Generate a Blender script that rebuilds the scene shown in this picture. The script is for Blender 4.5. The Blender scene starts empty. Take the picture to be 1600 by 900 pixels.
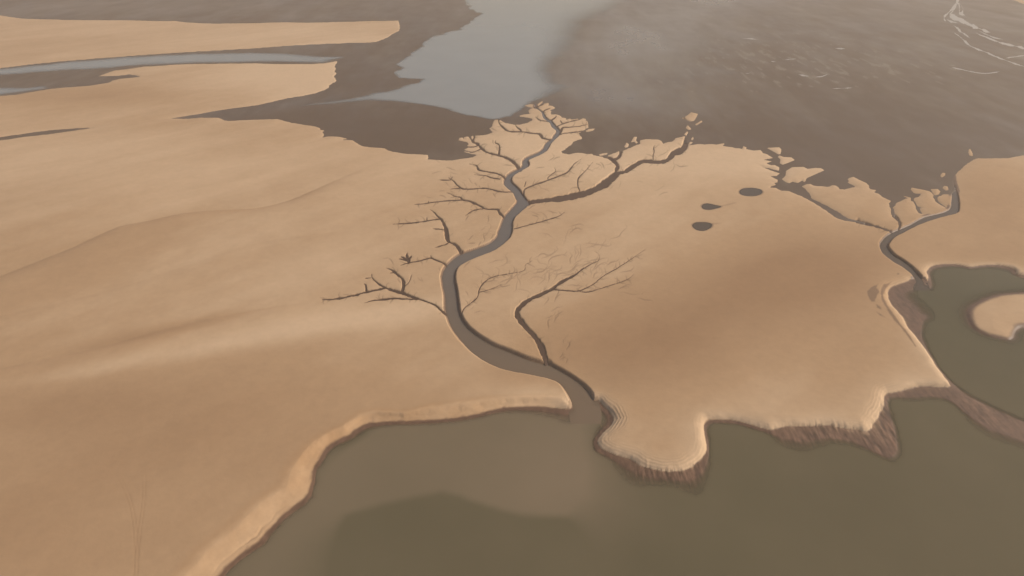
import bpy, math
import numpy as np

# ------------------------------------------------------------------ camera, sky, sun, exposure
scene = bpy.context.scene
H, PITCH, F, CX, CY = 120.0, math.radians(29.5), 1081.0, 800.0, 450.0   # traced photo is 1600 x 900
cam_data = bpy.data.cameras.new("camera")
cam_data.sensor_width = 36.0
cam_data.lens = 36.0 * F / 1600.0
cam_data.clip_start, cam_data.clip_end = 1.0, 60000.0
cam = bpy.data.objects.new("camera", cam_data)
cam.location = (0, 0, H)
cam.rotation_euler = (math.pi / 2 - PITCH, 0, 0)
scene.collection.objects.link(cam)
scene.camera = cam

SUN_EL, SUN_AZ = math.radians(35.0), math.radians(80.0)      # azimuth clockwise from the view direction
world = bpy.data.worlds.new("World")
scene.world = world
world.use_nodes = True
nt = world.node_tree
sky = nt.nodes.new("ShaderNodeTexSky")
sky.sky_type = 'NISHITA'
sky.sun_disc = False
sky.sun_elevation, sky.sun_rotation = SUN_EL, SUN_AZ
sky.air_density, sky.dust_density, sky.ozone_density = 1.0, 4.0, 0.8
bg = nt.nodes["Background"]
bg.inputs["Strength"].default_value = 0.085
nt.links.new(sky.outputs[0], bg.inputs[0])

sun_data = bpy.data.lights.new("sun", 'SUN')
sun_data.energy, sun_data.angle, sun_data.color = 2.6, math.radians(0.6), (1.0, 0.90, 0.76)
sun = bpy.data.objects.new("sun", sun_data)
sun.rotation_euler = (math.pi / 2 - SUN_EL, 0, math.pi - SUN_AZ)
scene.collection.objects.link(sun)

scene.view_settings.view_transform = 'Standard'
scene.view_settings.look = 'None'
scene.view_settings.exposure = 0.25
scene.view_settings.gamma = 1.0
scene.view_settings.use_curve_mapping = False
scene.render.engine = 'CYCLES'
scene.cycles.use_denoising = True
scene.cycles.max_bounces = 6
scene.cycles.volume_bounces = 1
scene.cycles.transparent_max_bounces = 8

# ------------------------------------------------------------------ helpers
SP, CP = math.sin(PITCH), math.cos(PITCH)

def unproject(u, v, z=0.0):
    """photo pixel -> world x, y on the level z"""
    u, v = np.asarray(u, float), np.asarray(v, float)
    a, b = (u - CX) / F, (CY - v) / F
    t = (z - H) / (-SP + b * CP)
    return a * t, (CP + b * SP) * t

def project(x, y, z):
    d = y * CP - (z - H) * SP
    return CX + F * x / d, CY - F * (y * SP + (z - H) * CP) / d

def pts(text):
    a = np.array([float(t) for t in text.replace(";", " ").replace(",", " ").split()])
    return a.reshape(-1, 2)

def ctr(text):
    a = np.array([float(t) for t in text.replace(";", " ").replace(",", " ").split()])
    return a.reshape(-1, 3)

def smooth(a, b, x):
    t = np.clip((x - a) / (b - a), 0, 1)
    return t * t * (3 - 2 * t)

def _hash(i, j, seed):
    n = (i.astype(np.int64) * 374761393 + j.astype(np.int64) * 668265263 + seed * 1442695041) & 0xFFFFFFFF
    n = ((n ^ (n >> 13)) * 1274126177) & 0xFFFFFFFF
    return ((n ^ (n >> 16)) & 0xFFFF) / 32767.5 - 1.0

def noise(x, y, scale, seed=0, octaves=3, gain=0.5):
    out, amp, tot = np.zeros_like(x), 1.0, 0.0
    px, py = x / scale, y / scale
    for o in range(octaves):
        i, j = np.floor(px), np.floor(py)
        fx, fy = px - i, py - j
        fx, fy = fx * fx * (3 - 2 * fx), fy * fy * (3 - 2 * fy)
        s = seed + o * 17
        a = _hash(i, j, s) * (1 - fx) + _hash(i + 1, j, s) * fx
        b = _hash(i, j + 1, s) * (1 - fx) + _hash(i + 1, j + 1, s) * fx
        out += amp * (a * (1 - fy) + b * fy)
        tot += amp
        amp *= gain
        px, py = px * 2.03 + 5.3, py * 2.03 - 3.1
    return out / tot

def seg_dist2(X, Y, x0, y0, x1, y1):
    dx, dy = x1 - x0, y1 - y0
    L = dx * dx + dy * dy + 1e-12
    t = np.clip(((X - x0) * dx + (Y - y0) * dy) / L, 0, 1)
    ex, ey = X - x0 - t * dx, Y - y0 - t * dy
    return ex * ex + ey * ey, t

def sdf(X, Y, poly, reach=None):
    """signed distance to a closed outline, negative inside; beyond REACH of its box: REACH"""
    P = np.asarray(poly, float)
    out = np.full(X.shape, np.inf)
    if reach is not None:
        m = (X > P[:, 0].min() - reach) & (X < P[:, 0].max() + reach) & (Y > P[:, 1].min() - reach) & (Y < P[:, 1].max() + reach)
        if not m.any():
            return np.full(X.shape, reach)
        x, y = X[m], Y[m]
    else:
        x, y = X.ravel(), Y.ravel()
    x, y = x.astype(np.float32), y.astype(np.float32)
    d2 = np.full(x.shape, 1e18, np.float32)
    inside = np.zeros(x.shape, bool)
    Q = np.roll(P, -1, axis=0)
    for (x0, y0), (x1, y1) in zip(P.astype(np.float32), Q.astype(np.float32)):
        d, _ = seg_dist2(x, y, x0, y0, x1, y1)
        np.minimum(d2, d, out=d2)
        if y0 != y1:
            c = ((y0 > y) != (y1 > y)) & (x < (x1 - x0) * (y - y0) / (y1 - y0) + x0)
            inside ^= c
    d = np.sqrt(d2)
    d[inside] *= -1
    if reach is not None:
        out[:] = reach
        out[m] = np.minimum(d, reach)
        return out
    return d.reshape(X.shape).astype(float)

def world_poly(p, z=0.0):
    x, y = unproject(p[:, 0], p[:, 1], z)
    return np.stack([x, y], 1)

def chaikin(p, n=1, closed=True):
    for _ in range(n):
        q = np.roll(p, -1, axis=0) if closed else p[1:]
        b = p if closed else p[:-1]
        r = np.empty((2 * len(b), p.shape[1]))
        r[0::2], r[1::2] = 0.75 * b + 0.25 * q, 0.25 * b + 0.75 * q
        p = r if closed else np.vstack([p[:1], r, p[-1:]])
    return p

# ------------------------------------------------------------------ outlines traced from the photograph
MAIN_SAND = pts("""-300 190;0 150;25 148;72 140;100 137;140 134;170 129;175 126;190 123;222 120;212 117;202 116;185 118;154 119;165 115;
180 110;200 108;225 104;250 103;270 101;300 100;400 99;430 100;480 100;507 99;527 95;525 100;522 104;525 108;523 112;526 115;521 119;526 126;515 133;514 137;495 145;
475 149;447 154;425 159;400 164.5;357 170;267 185;292 186;312 184;342 184;350 188;357 189;400 187;434 186;443 189;454 192;475 195;
493 198;500 200;501 203;506 204;503 207;507 211;503 215;514 213;526 213;542 217;533 219;551 219;554 222;565 228;578 230;601 232;605 235;
629 240;669 242;669 249;705 251;725 248;738 246;746 242;738 240.5;726 237;741 238;726 234;731 231;738 229.5;730 228;732 225;731 222;
716.5 219;718 215.5;722 215;724.5 218;726 214.5;731 213;735 217;737 212.5;740 212;741.5 215;742.5 212;754 211.4;762 210;770 207;767 204;765 200.5;769 198;770 192;
773 187;778 187;783 188;789 192;795 193;804 195;812 194.7;825 192;826 190;832 188;832 185;824 183.4;811.5 182;811 180.7;818.5 178.8;828 178;
827 177;825.5 173;830 170;834 168.5;826 167;820 164.5;827 163;835 162.8;838 163.5;847 157.8;848.5 159.3;842.7 164.4;851 161.7;856.7 161;858 163;856 164.4;
863 165.5;867.5 168.7;864.5 170.6;860 171.8;861 174;860 176.8;860.5 178.8;870.7 179;875 181;877.7 183.4;884 184.6;884.7 187;890 185.4;895 186.5;
903 185.4;904.5 187.2;910.3 185;914.6 185.4;915.8 188.5;918.5 190;919.7 194.3;919 196.7;920 198.6;911 204.8;904 208.3;905 211.4;908.8 214.5;
908 216.9;895 222;893 225.5;885 231;883 233;876.5 237;879 239.5;889 241;900 239;909 239;916 240.5;925 240;927 242.5;937 244.5;948 246;
950.5 242.5;960 239;966 237;973 236;980 233;990 228.5;1000 225;1001 219.5;1010 217.5;1028 218;1033 220;1036 225;1045 222;1051 221.5;1056 216;
1070 213;1073 223;1080 221.5;1082 223;1076 227;1088 225.5;1095 225;1101 226;1113 225;1118 226;1132 223.5;1132 225.5;1129 228;1140 230;1155 232;
1160 233;1161 228;1166 230;1166.5 233;1177 235;1188 234.5;1191 239;1200 242;1208 247;1191 250;1207 252;1197 255;1204.5 258.5;1210 258;1218 262;
1217 267;1203 263;1189 260;1203 266;1218 271;1214 275;1204 275.5;1214 281;1215 285;1210 286;1212.5 289;1204.5 291;1204.5 293;1212 293.5;1220 298;1232 298.5;1240 302;
1250 306;1270 316;1290 329;1305 340;1320 345;1340 347.5;1350 350;1350 347.5;1325 341;1315 334;1300 326;1287.5 319;1267.5 309;1265.5 302.5;
1260 296;1252.5 291;1260 287.5;1266 287.5;1272 290.5;1295 291.5;1301 289.5;1307 290;1310 294;1312 296;1320 296;1330 293.5;1336 292.5;1336 291;
1330 288;1324.5 284.5;1327.5 283.5;1324 280;1326 278;1333 276.5;1337 278.5;1346 283;1352 285.5;1356.5 290;1359 295.5;1369 297;1365 300.5;1372 303;
1380 308.5;1392 314;1388.5 318;1390 325;1392 335;1396 339;1398 336.5;1399 331;1396 324;1402 317;1410 313;1416 310.5;1421.5 311;1413 306.5;1422.5 309;
1422 314.5;1426.5 315;1430 323;1435 333;1440 334.5;1442 333.5;1437.5 330;1436.5 326;1441 325;1434 322;1430.5 315;1428 310;1436 307.5;1440 302.5;
1428 301.5;1423 296;1425 293.5;1435 295;1445 297;1452 299.5;1457.5 304;1457 308;1463 316;1471 321;1478 324.5;1470 318;1465 311.5;1465.5 308.5;
1475 304;1485 304;1492 298;1490 288;1490 280;1491 275;1500 267;1510 257.5;1520 250;1530 247.5;1560 247.5;1575 247;1600 243;1700 236;1900 230;
1900 1100;-300 1100;-300 262;0 219;12 218;37 214;75 210;110 205;152 199;125 200;80 203;50 207;0 214;-300 250""")
FAR_BAR = pts("""-300 145;0 106;50 100;100 95;175 89;275 82;400 75;450 71;510 68;585 65.5;600 61;606 58;612 54;624 47.5;625 42;624 37.5;622 32;575 33;525 34.5;475 35.5;
445 34.5;400 36;337 37;290 35;272 32.5;262 33;212 32;100 31;32 29;0 24;-300 -12""")
CORNER_BAR = pts("1570 -6;1600 6;1660 20;1760 26;1900 24;1900 -20;1640 -22")
MUD_ISLETS = [  # outline, label
    ("1066 184.5;1075 180;1080 175.5;1090 178;1088 182;1084 189;1078 189.5", "pale diamond shaped sand islet at the far end of the side creek"),
    ("1086.5 194;1096 188.5;1097 190.5;1088 195.8", "thin slanting sand sliver beside the last bend of the side creek"),
    ("1072 200;1074.5 196;1080 202;1076 202.5", "small sand patch inside the last bend of the side creek"),
    ("1069.5 210;1074 205.5;1076 208;1073.5 212", "small sand patch on the creek bank below the last bend"),
    ("1080 217;1083 214;1083.5 217;1081 218.8", "tiny sand speck right of the side creek mouth"),
    ("986.5 222;991 214;994.5 214;993 219;996 222.5;994.5 224;991 221", "forked sand islet on mud nearest the sand headland of the side creek"),
    ("976 229;979 223.5;982 225;981 229.5;977.5 230.5", "small rounded sand islet beside the forked islet on mud"),
    ("936 241.5;943 239.8;949 239;948 241.5;943 242.5;938 243.2", "narrow sand sliver along the mud edge by the forked rill"),
    ("915.4 204.4;920.4 201.7;929 201;926.6 203.6;921 205.2;916.5 205.8", "long pale sand sliver off the branching head of the main creek"),
    ("1199 231;1217 230.5;1220.5 233.5;1219 240.5;1217 241;1210 237", "wedge shaped sand islet at the top of the dark mud delta"),
    ("1215.5 245;1218 243;1224 245.5;1236 246;1241 250;1235 252.5;1223 257;1219 255;1220 249", "ragged sand islet just below the wedge shaped islet"),
    ("1222.5 280;1228 274;1229 267;1238 261.5;1255 261;1262 264;1274 262.5;1282 263;1288 266;1278 270;1260 278;1257 284;1253 281.5;1247 285.5;1238 283.5;1233 286;1228 284", "largest sand islet in the mud delta, pointed to the right"),
    ("1514 235;1515.5 233;1519.5 240.5;1519 243.5;1516 243;1513.5 239", "upright sand drop on mud above the right hand creek mouth"),
    ("1470 275;1473 270;1476.5 270.5;1476 274;1472 276.8", "small round sand islet alone on the mud left of the right hand creek"),
    ("1473.5 294;1476 290.5;1480 291.5;1482.5 296.5;1478 297.2", "oval sand islet touching the right hand creek mouth"),
    ("1455 295.5;1465 295.5;1469 299.5;1466 303.5;1461 304.5;1457.5 300", "rounded sand islet beside the V shaped mud inlet"),
]
LAGOON_ISLET = pts("1510 488;1514 480;1525 473;1545 464;1562 460;1600 457;1640 453;1690 470;1680 500;1620 512;1597 510;1586 516;1582 532;1560 528;1541 523;1524 515;1513 503")

DRY = pts("""165 1100;286 960;343 900;356 883;396 851;408 844;421 826;447 800;481 776;487 757;490 730;497 720;508 702;522 691;546 680;556 671;573 662;
605 659;650 658;700 655;744 648;774 640;800 636;837 636;870 637;888 640;893 636;893 630;932 625;940 632;952 642;960 655;956 664;944 674;933 688;936 699;
948 706;962 711;983 716;991 721;1001 729;1024 735;1045 738;1070 736;1081 731;1090 723;1100 712;1104 700;1102 682;1099 667;1102 660;1108 656;1130 656;1144 657;
1155 659;1168 663;1180 666;1190 669;1203 673;1209 671;1220 668;1235 666;1250 667;1271 666;1293 665;1304 667;1330 671;1341 672;1350 676;1362 672;1365 663;1375 647;
1381 634;1382 622;1385 615;1401 613;1409 611;1420 608;1441 604;1477 605;1487 603;1466 577;1450 553;1440 538;1428 523;1419 513;1414 500;1404 489;1392 475;1386 462;
1390 451;1400 445;1414 441;1424 436;1446 436;1449 440;1450 432;1448 425;1453 418;1465 414;1480 413;1495 413;1508 416;1516 418;1525 415.5;1540 414;1562 414;1580 418;
1588 424;1586 428;1600 431;1650 436;1750 436;1900 416;1900 1100""")
WATER = pts("""175 1100;296 960;350 900;362 885;400 857;412 850;425 830;450 805;485 781;491 757;494 732;500 725;512 705;525 695;550 684;559 676;575 667;605 663;
650 662;700 659;745 652;775 644;800 640;837 641;870 645;888 647;896 644;905 640;931 632;945 645;952 655;948 666;938 675;928 688;929 702;940 709;955 716;975 727;
990 737;1010 744;1040 748;1065 750;1085 748;1097 738;1106 720;1107 702;1105 682;1102 668;1108 661;1130 660;1150 662;1168 667;1190 673;1203 677;1215 682;1235 688;
1260 690;1285 684;1310 684;1335 690;1360 702;1385 714;1398 712;1402 698;1396 668;1387 640;1385 622;1400 619;1430 621;1460 618;1485 624;1500 637;1515 650;1535 664;
1560 676;1600 688;1660 712;1660 690;1600 660;1550 638;1520 624;1502 612;1490 601;1468 577;1452 552;1442 535;1438 518;1439 505;1448 494;1436 490;1425 478;1412 465;
1409 457;1427 452;1433 445;1447 447;1452 452;1456 446;1453 436;1451 428;1455 421;1465 417;1480 415.5;1495 415.5;1508 418;1516 420;1525 417.5;1540 416;1560 416.5;
1575 420;1584 424;1580 428;1590 432;1600 435;1650 440;1750 440;1900 420;1900 1100""")
SHELF = pts("""180 1100;300 960;354 900;366 885;404 858;416 852;429 833;453 808;488 785;494 760;497 736;503 729;515 709;528 699;553 688;562 681;577 671;605 667;650 666;
700 663;747 656;776 648;800 645;837 648;868 655;880 662;893 664;899 655;900 646;912 640;929 632;939 649;940 660;932 672;926 684;925 702;932 710;945 716;955 725;970 747;
990 761;1025 760;1050 762;1075 771;1092 776;1102 762;1111 725;1110 690;1107 672;1112 664;1130 663;1150 665;1170 671;1190 677;1205 683;1215 695;1235 704;1255 708;1280 700;
1300 694;1325 696;1350 704;1375 716;1395 724;1407 715;1410 700;1402 670;1394 640;1390 628;1400 624;1430 630;1460 624;1485 630;1500 645;1515 662;1530 675;1560 690;1600 702;
1680 730;1680 690;1640 672;1600 655;1560 638;1525 621;1505 609;1490 597;1475 583;1462 562;1448 538;1444 520;1448 508;1462 497;1458 485;1446 474;1432 462;1434 452;1437 445;
1446 448;1455 456;1462 448;1458 436;1456 428;1462 422;1480 419;1495 419;1508 421;1516 423;1540 420;1560 421;1580 428;1600 438;1650 444;1750 444;1900 424;1900 1100""")
MAIN_CREEK = pts("""835 162;835.3 168;839.5 171;846 175.7;847 179;848 183.4;850 186;856.7 190.4;860 193.5;861 198;866 202.5;869.5 205;868 209;864.4 213;862 218.4;853 223;
851 227;847 235;838 240;825 245;818 250;815.5 255;816.5 260;811 264.5;804 267;795 272;789 279;786.5 287;790 293;801.7 301.5;804 308;808.5 316;800.6 325;791.6 335;786 343;
782.6 353;778 363;776.5 372;762.5 382.5;747.5 388;725 395.6;716 399;705 407.5;696 416.5;689.4 430;691 447;695 463;695 482;697 493;705 515;722 537.5;745 559;775 575;800 582.5;
825 586;865 595;877.5 602.5;887.5 617.5;894 635;896 650;900 680;925 680;935 650;930 630;922.5 615;910 602;895 591;877.5 581;860 571;845 567.5;825 562.5;800 552;770 540;745 525;727.5 510;
717.5 490;715.5 472.5;713 452;710 437.5;711 425;716 417.5;731 409;750 401;770 394;782.5 385;790 379;798 370;800.6 356;799.5 351;803 341;812 333;822 325;826.5 318;824 315;817.5 307;
813 299;807 292.5;800 287;798.4 281;801 276;810 270;824 263;827 258;824 252;830 249;844 243;854 237;858 230;861 224;867.5 218;870.7 215;874.5 210.7;876 206;873.8 203;869 198;
864.4 193.5;861 188;856.7 187;852.8 184;851 179;849 175.7;844 172.5;838 168;837 162""")
RIGHT_CREEK = pts("""1486 274;1485.5 290;1487 304.5;1486 319;1484 327;1475 332;1460 336;1446 338.5;1436 343;1425 350;1410 357;1392 364;1382 371;1375 380;1373.5 386;1378 396;1385 403;1397 412;1410 419;
1419 426;1427 433;1431 442;1434 455;1448 460;1447 450;1443 439;1436 431;1427 421;1422 416;1410 407;1396 399;1389 391;1386 385;1390 378;1398 371;1410 365;1425 357;1440 350;1455 345;1475 339;
1493 335;1498.5 331;1498 310;1494 297;1490 285;1489.5 274""")
RIVER = pts("""725 -60;727 0;732 12;752 22;737 30;720 45;687 54;660 67;655 75;635 89;617 100;627 106;610 115;625 122;660 124;640 134;607 141;575 148;520 158;450 167;500 164;575 157;625 159;662 165;700 171;
725 180;770 186;800 182;825 165;862 150;890 136;872 125;862 107;875 92;900 70;915 35;950 17;985 2;1040 -60""")
SIDE_RIVER = pts("-300 138;0 108;100 97;200 89;300 84;400 82;450 84;500 88;548 88;520 94;507 98;400 97;300 99;225 101;175 106;100 110;0 117;-300 150")
SIDE_RIVER_LOW = pts("-300 178;0 137;40 137;68 135;76 138;40 143;0 149;-300 188")
PLUME = pts("""890 640;930 640;940 700;955 740;965 790;930 812;905 806;860 804;815 803;760 790;720 774;690 768;650 775;600 787;540 805;520 830;495 870;470 920;420 1000;300 1050;330 900;480 740;600 660;800 640""")

# tidal rills: each a list of branches "u v width" from the mouth upwards, in photo pixels
RILLS = [
 ("side creek", "broad brown side creek curving up from the main creek to the far mud", ["""824 317.5 5;850 314 6;875 311 7.5;900 306 9;920 301 9;935 294 9;948 285 9.5;958 277 9;964 271 5;975 270 4.5;983 264.5 6.5;991 259.5 5;999 254 6.5;1010 252 4.5;
   1030 254 4.5;1042 252 5;1048 245 7;1052 239 7;1060 237 8;1068 233 9;1071 225 8;1074 217 8;1079 208 8;1084 202 7;1084 195 6;1078 191 4;1067 186 3;1072 178 2;1076 170 1.4"""]),
 ("rill", "looping brown rill joining the side creek from the mud bay", ["963 272 5;962 266 4.5;966 262 4;963 256 4;957 250 4.5;951 246 4;944 244.3 3", "957 249.5 3;964 248.5 3;969 244 3.5;970 237 4"]),
 ("rill", "forked rill running into the topmost left side of the main creek", ["810.5 264 3;804 256 4;794 248.5 3.5;780 244 2.6;760 239 2.6;755 235 2.6;749 229 3.5;747 225.5 3;740 223 2.6;737 219.5 2.6;733.5 213 2",
   "779 243 2.2;781 235 2.6;780 228 2.2;778 226 1.6;773 224.5 1.6;774.5 221 1.2", "738 220 2;741 216 2;740 211 2", "747 228 1.6;740 230 1.5;731 229.5 1.4", "752 233.5 1.2;745 236.5 1.2;734 238.5 1.2"]),
 ("rill", "long thin rill winding left from the upper main creek past the sand tip", ["860 219 1.7;847 217 2.2;845 212 3;842 210 2.2;833 209.5 1.7;823 208 1.7;814 206.8 1.7;797 207 1.7;791 204.5 2;786 200 2.2;780 194 2;779 190.5 1.7;779 186 1.7",
   "814 206.5 2;813.5 204 2;806.5 199 1.2;805 195 1.2"]),
 ("rill", "short zigzag rill at the narrow neck of the main creek", ["857 190.5 1;847 190 1;842 188 1.6;837 183.5 1.2"]),
 ("rill", "thin rill branching right across the upper delta of the main creek", ["871.4 198 1.4;879 194.7 1.5;889.3 191.2 1.2;902.5 188 1.2;909 185.5 1.2", "878.5 194 1.5;875.3 189 1.2"]),
 ("rill", "tiny rill with a dark knot on the delta right of the creek head", ["861.3 188.5 1.4;868.3 184 1.6;869 181 1.4"]),
 ("rill", "topmost tiny rill forking off the creek head", ["837.5 167.5 1.5;844 165.5 1.6;850 161 1.6", "849 175 1.4;851 172.5 1.2;860 169.4 1"]),
 ("rill", "short thick spur right of the bend below the creek head", ["876 206.5 2.4;877.5 202.5 2.2;879 199.8 1.8;895.5 199.8 0.9;915 196 1;919.5 193 1"]),
 ("rill", "thin straight rill reaching right to the long sand sliver", ["876 210.7 1.4;887.8 208.3 1.2;895.5 207.5 1.2;904 206 1.4;914 204.5 1.6"]),
 ("rill", "thin rill with a hooked end left of the double bend", ["788.5 279 2.2;781 273.5 1.8;764 270.5 1.5;750 268 1.5;747 266.5 2.2;745 260 2;742 259 1.3;733 257.5 1"]),
 ("rill", "faint short rill with two dark knots left of the double bend", ["778 281 1.5;766 279 1.4;759 275.6 0.8;741 274.5 0.7"]),
 ("rill", "thin rill swinging left with a zigzag end above the cluster of rills", ["801 300 1.4;789.4 302 1.5;778 300.4 1.5;763.5 296 1.7;755.6 295.3 1.5;738.8 297 1.5;725 297 1.5;719.6 295.3 2.2;716 292 2.2;711.8 288.6 2.2;709.5 284.6 2.2;704 282 1.7;701 279.5 1.5",
   "704 283 1;694 283 1;686 283 1.2", "704 281 1;707 277.5 0.8", "718 296 1.4;710 296 1.2;703 297.5 0.7"]),
 ("rill", "jagged dark rill with a long straight left arm, midway down the creek", ["785.5 338.5 2.4;779 333 3;779 328.5 2.6;772.5 328 1.4;761 328.5 1.4;755.6 327 2;752 324 2.2;745.5 321 2;738.8 318 2.2;734 315.5 2;723 314.4 1.8;720.8 312 2.2;718.5 309 1.7;710.6 309 1.2;705 305.4 1.6;698 303 0.8",
   "722 314.2 1.4;710.6 314.4 1.3;682.5 317 1.2;669 319 1.3;660 321 1;648 322 0.7", "669 319 1;670 316.5 0.9", "754.5 328 1.2;743 329 1.1;737.6 331 1.6;727.5 338.6 0.8"]),
 ("rill", "thick dark vertical rill meeting the wide bend of the creek", ["721 397 4;715 387 3.5;710 382.5 3;702 380.5 3;699 376 4.5;697.5 365 4.8;696 357 4;692 349 3.2;689 343.5 3;683 339.5 3;680 335 2.6;674 330.5 1.5;672 329 1",
   "688 344 1.5;668 347 1.4;650 350.5 1.5;630 352 1.5;614 352.5 0.9", "667 347 1.1;667 342 0.8", "694 361 1.2;681 359.5 1.1;676 359 0.8", "700 381.5 1.4;695 384 1.5;680 389 0.9"]),
 ("rill", "rill ending in a dark antler shaped knot on the left", ["697.5 415 2;692 412 1.5;680 408 1.9;674 404.5 1.9;664 407 1.4;650 411 1.5;640 412 1.7;632 415 1.4;626 417 1", "638.5 412 4;638 407 5;635.5 402 2.8;636.5 398 2",
   "637 407 2.2;630 404.5 2;627 403.5 1.2", "637 408.5 2.4;632 407.5 2.4;624 407 2.2", "638.5 408 2.4;642 403 2.2", "674 404.5 1;673 401 1"]),
 ("rill", "largest branching rill reaching farthest left over the sand", ["696 491 2.6;688 486.6 2.6;682.5 480 2.2;671.5 475 1.5;655 469.5 2.2;641 464.6 3.2;630 460 3.2;616.5 456.4 2.8;604 452 2.8;594.5 448 2.6;586 441 2.4;580.8 435.8 1.7;580 431 1.2",
   "579 436.5 1;571 437 1", "601.5 452 2.6;589 455 2.2;574 457.8 2.2;556 463 2.2;536.8 467.4 2.2;520 470 2.2;503.8 470.8 1.8", "572.5 456.4 2.2;571.8 446.8 2.2;569.5 446 1.2",
   "627.5 458.5 4;630 452 4.2;631 445.4 4.2;629 437 3;622 432.3 3;616.5 427 2.4;611.7 423.4 2.2;604 421.3 1.2", "616 428 1;610 429 1", "652 470 1.5;630 469 1.8;611 468 2.4;597 470.5 2.2;581 472 1.4;570 475.6 0.8", "632 450 0.8;640 443 0.8;643 432 0.7"]),
 ("rill", "straight thin rill slanting up right between main and side creek", ["818 303 1.5;819 297.5 1.6;823 295 1.6;838.5 289 1.6;858.8 282 1.6;875.6 275.6 1.5;887 270.5 1.8;891.4 265 2.1;896 258 1.5;909 249 0.7", "819 293 1;821.6 285 1", "856.5 282 1.1;855 279 1.1;863 273 1.2;869 269.4 1;866 263 0.7"]),
 ("rill", "short upright rill just above the side creek", ["905 297.5 1.1;901.5 291 1.4;903.8 277 1.5;912.8 270.5 0.9;926 255 0.7"]),
 ("rill", "short faint upright rill near the far end of the side creek", ["1020.5 248 0.8;1020 243 1;1022.5 237 1.2;1020.5 232 1;1023.5 228 0.8"]),
 ("rill", "faint straight rill below the side creek junction", ["806 358.5 1;835 350.5 1.3;872 340.5 1.2;882 333 0.7"]),
 ("rill", "deep dark hooked rill joining the lower main creek, with faint forks above", ["855 571 5;850 557 6.5;845 542 7;835 527 6;824 516 5.5;812.5 502 5;805.5 491 6;812.5 480 5;827.5 469 5;850 459 4;863 453.5 3.6;868 447.6 4;879 440.7 4;886 437 3;900 430 2.5;911 421 1.6;924 414 1.2;937 409 1.1;936 400 0.8;929 394 0.7",
   "865 454 1.6;884.7 456 1.4;904 457 1.3;912 453 1.1;926 447.6 1.1;937 437 0.9;951 428 0.9;966 420 0.8;990 404 0.7;1008 392 0.5", "906 457.3 1;920 458.8 1;938.5 452.4 0.9;959 446 0.8;981 439 0.7;990 430 0.5"]),
 ("rill", "faint wandering rill inside the wide bend of the creek", ["722 490 1;727.5 481 1;747.5 467.5 1.3;747.5 455 1.2;756 442.5 1.1;767.5 435 0.9;787.5 430.6 0.7;804 428 0.7;817.5 426 0.8;821 421 1;820 415 0.8;831 409 0.7", "749 459 0.7;772 452 0.6;785 446 0.5"]),
 ("rill", "dark rill slanting from the mud delta down to the right hand creek", ["1391 362 2.2;1375 357 2.4;1360 351.5 3;1340 345.5 4"]),
 ("rill", "narrow dark neck from the mud bay down to the right hand creek", ["1405 355.5 2.6;1406 349.5 3.4;1402.5 343 3.4;1397 337 5"]),
]
RIDGES = [  # foot of a low swell that rises towards the viewer: line, height, rise width, fall length
    (pts("-200 520;-60 459;0 435;60 412;120 388;170 364;192 355;230 349;270 339;300 334;350 330;400 329;450 317;500 295;560 268;622 243"), 1.5, 5.0, 40.0),
    (pts("-100 520;0 497;100 475;200 450;300 415;400 382;480 371;570 360"), 0.35, 3.0, 22.0),
    (pts("-40 588;60 566;120 555;180 540;240 522;300 507;380 490;500 470"), 0.7, 3.0, 9.0),
    (pts("-100 166;0 158;110 154;225 147;300 141;400 141"), 0.6, 9.0, 40.0),
]

# ------------------------------------------------------------------ the height field (denser where the rills are finest)
def axis(stops):
    out = []
    for (a, step), (b, _) in zip(stops[:-1], stops[1:]):
        n = max(1, int(round((b - a) / step)))
        out += list(a + (b - a) * np.arange(n) / n)
    return np.array(out + [stops[-1][0]])

us = axis([(-320, 5), (-40, 1.7), (490, 0.85), (1110, 1.1), (1520, 1.5), (1640, 5), (1920, 5)])
vs = axis([(-151, 3), (-121, 2.5), (-21, 1.2), (150, 0.8), (380, 0.95), (480, 1.3), (780, 1.7), (930, 5), (1060, 5)])
U, V = np.meshgrid(us, vs)
NV, NU = U.shape
X, Y = unproject(U, V, 0.0)
RNG = np.sqrt(X * X + Y * Y + H * H)                       # metres from the viewpoint
PXM = RNG / F                                              # metres per photo pixel across the view

def swell(u, v, ru, rv, ang=0.0):
    a, b = U - u, V - v
    c, s = math.cos(ang), math.sin(ang)
    p, q = (a * c + b * s) / ru, (-a * s + b * c) / rv
    return np.exp(-(p * p + q * q))

EDGE_FADE = np.clip(RNG / 400, 0.6, 2.5)
jag = noise(X, Y, 5.0, 3, 4, 0.6) * 0.55 * EDGE_FADE + noise(X, Y, 1.7, 9, 3, 0.7) * 0.42 * EDGE_FADE
D_main = sdf(X, Y, world_poly(MAIN_SAND))
D_bar = sdf(X, Y, world_poly(FAR_BAR))
D_corner = sdf(X, Y, world_poly(CORNER_BAR), 60.0)
D_isl = [sdf(X, Y, world_poly(pts(o)), 12.0) for o, _ in MUD_ISLETS]
D_sand = np.minimum(np.minimum(D_main, D_bar), D_corner)
D_sand = D_sand + jag
for d in D_isl:
    D_sand = np.minimum(D_sand, d + 0.3 * jag - 0.15)

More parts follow.
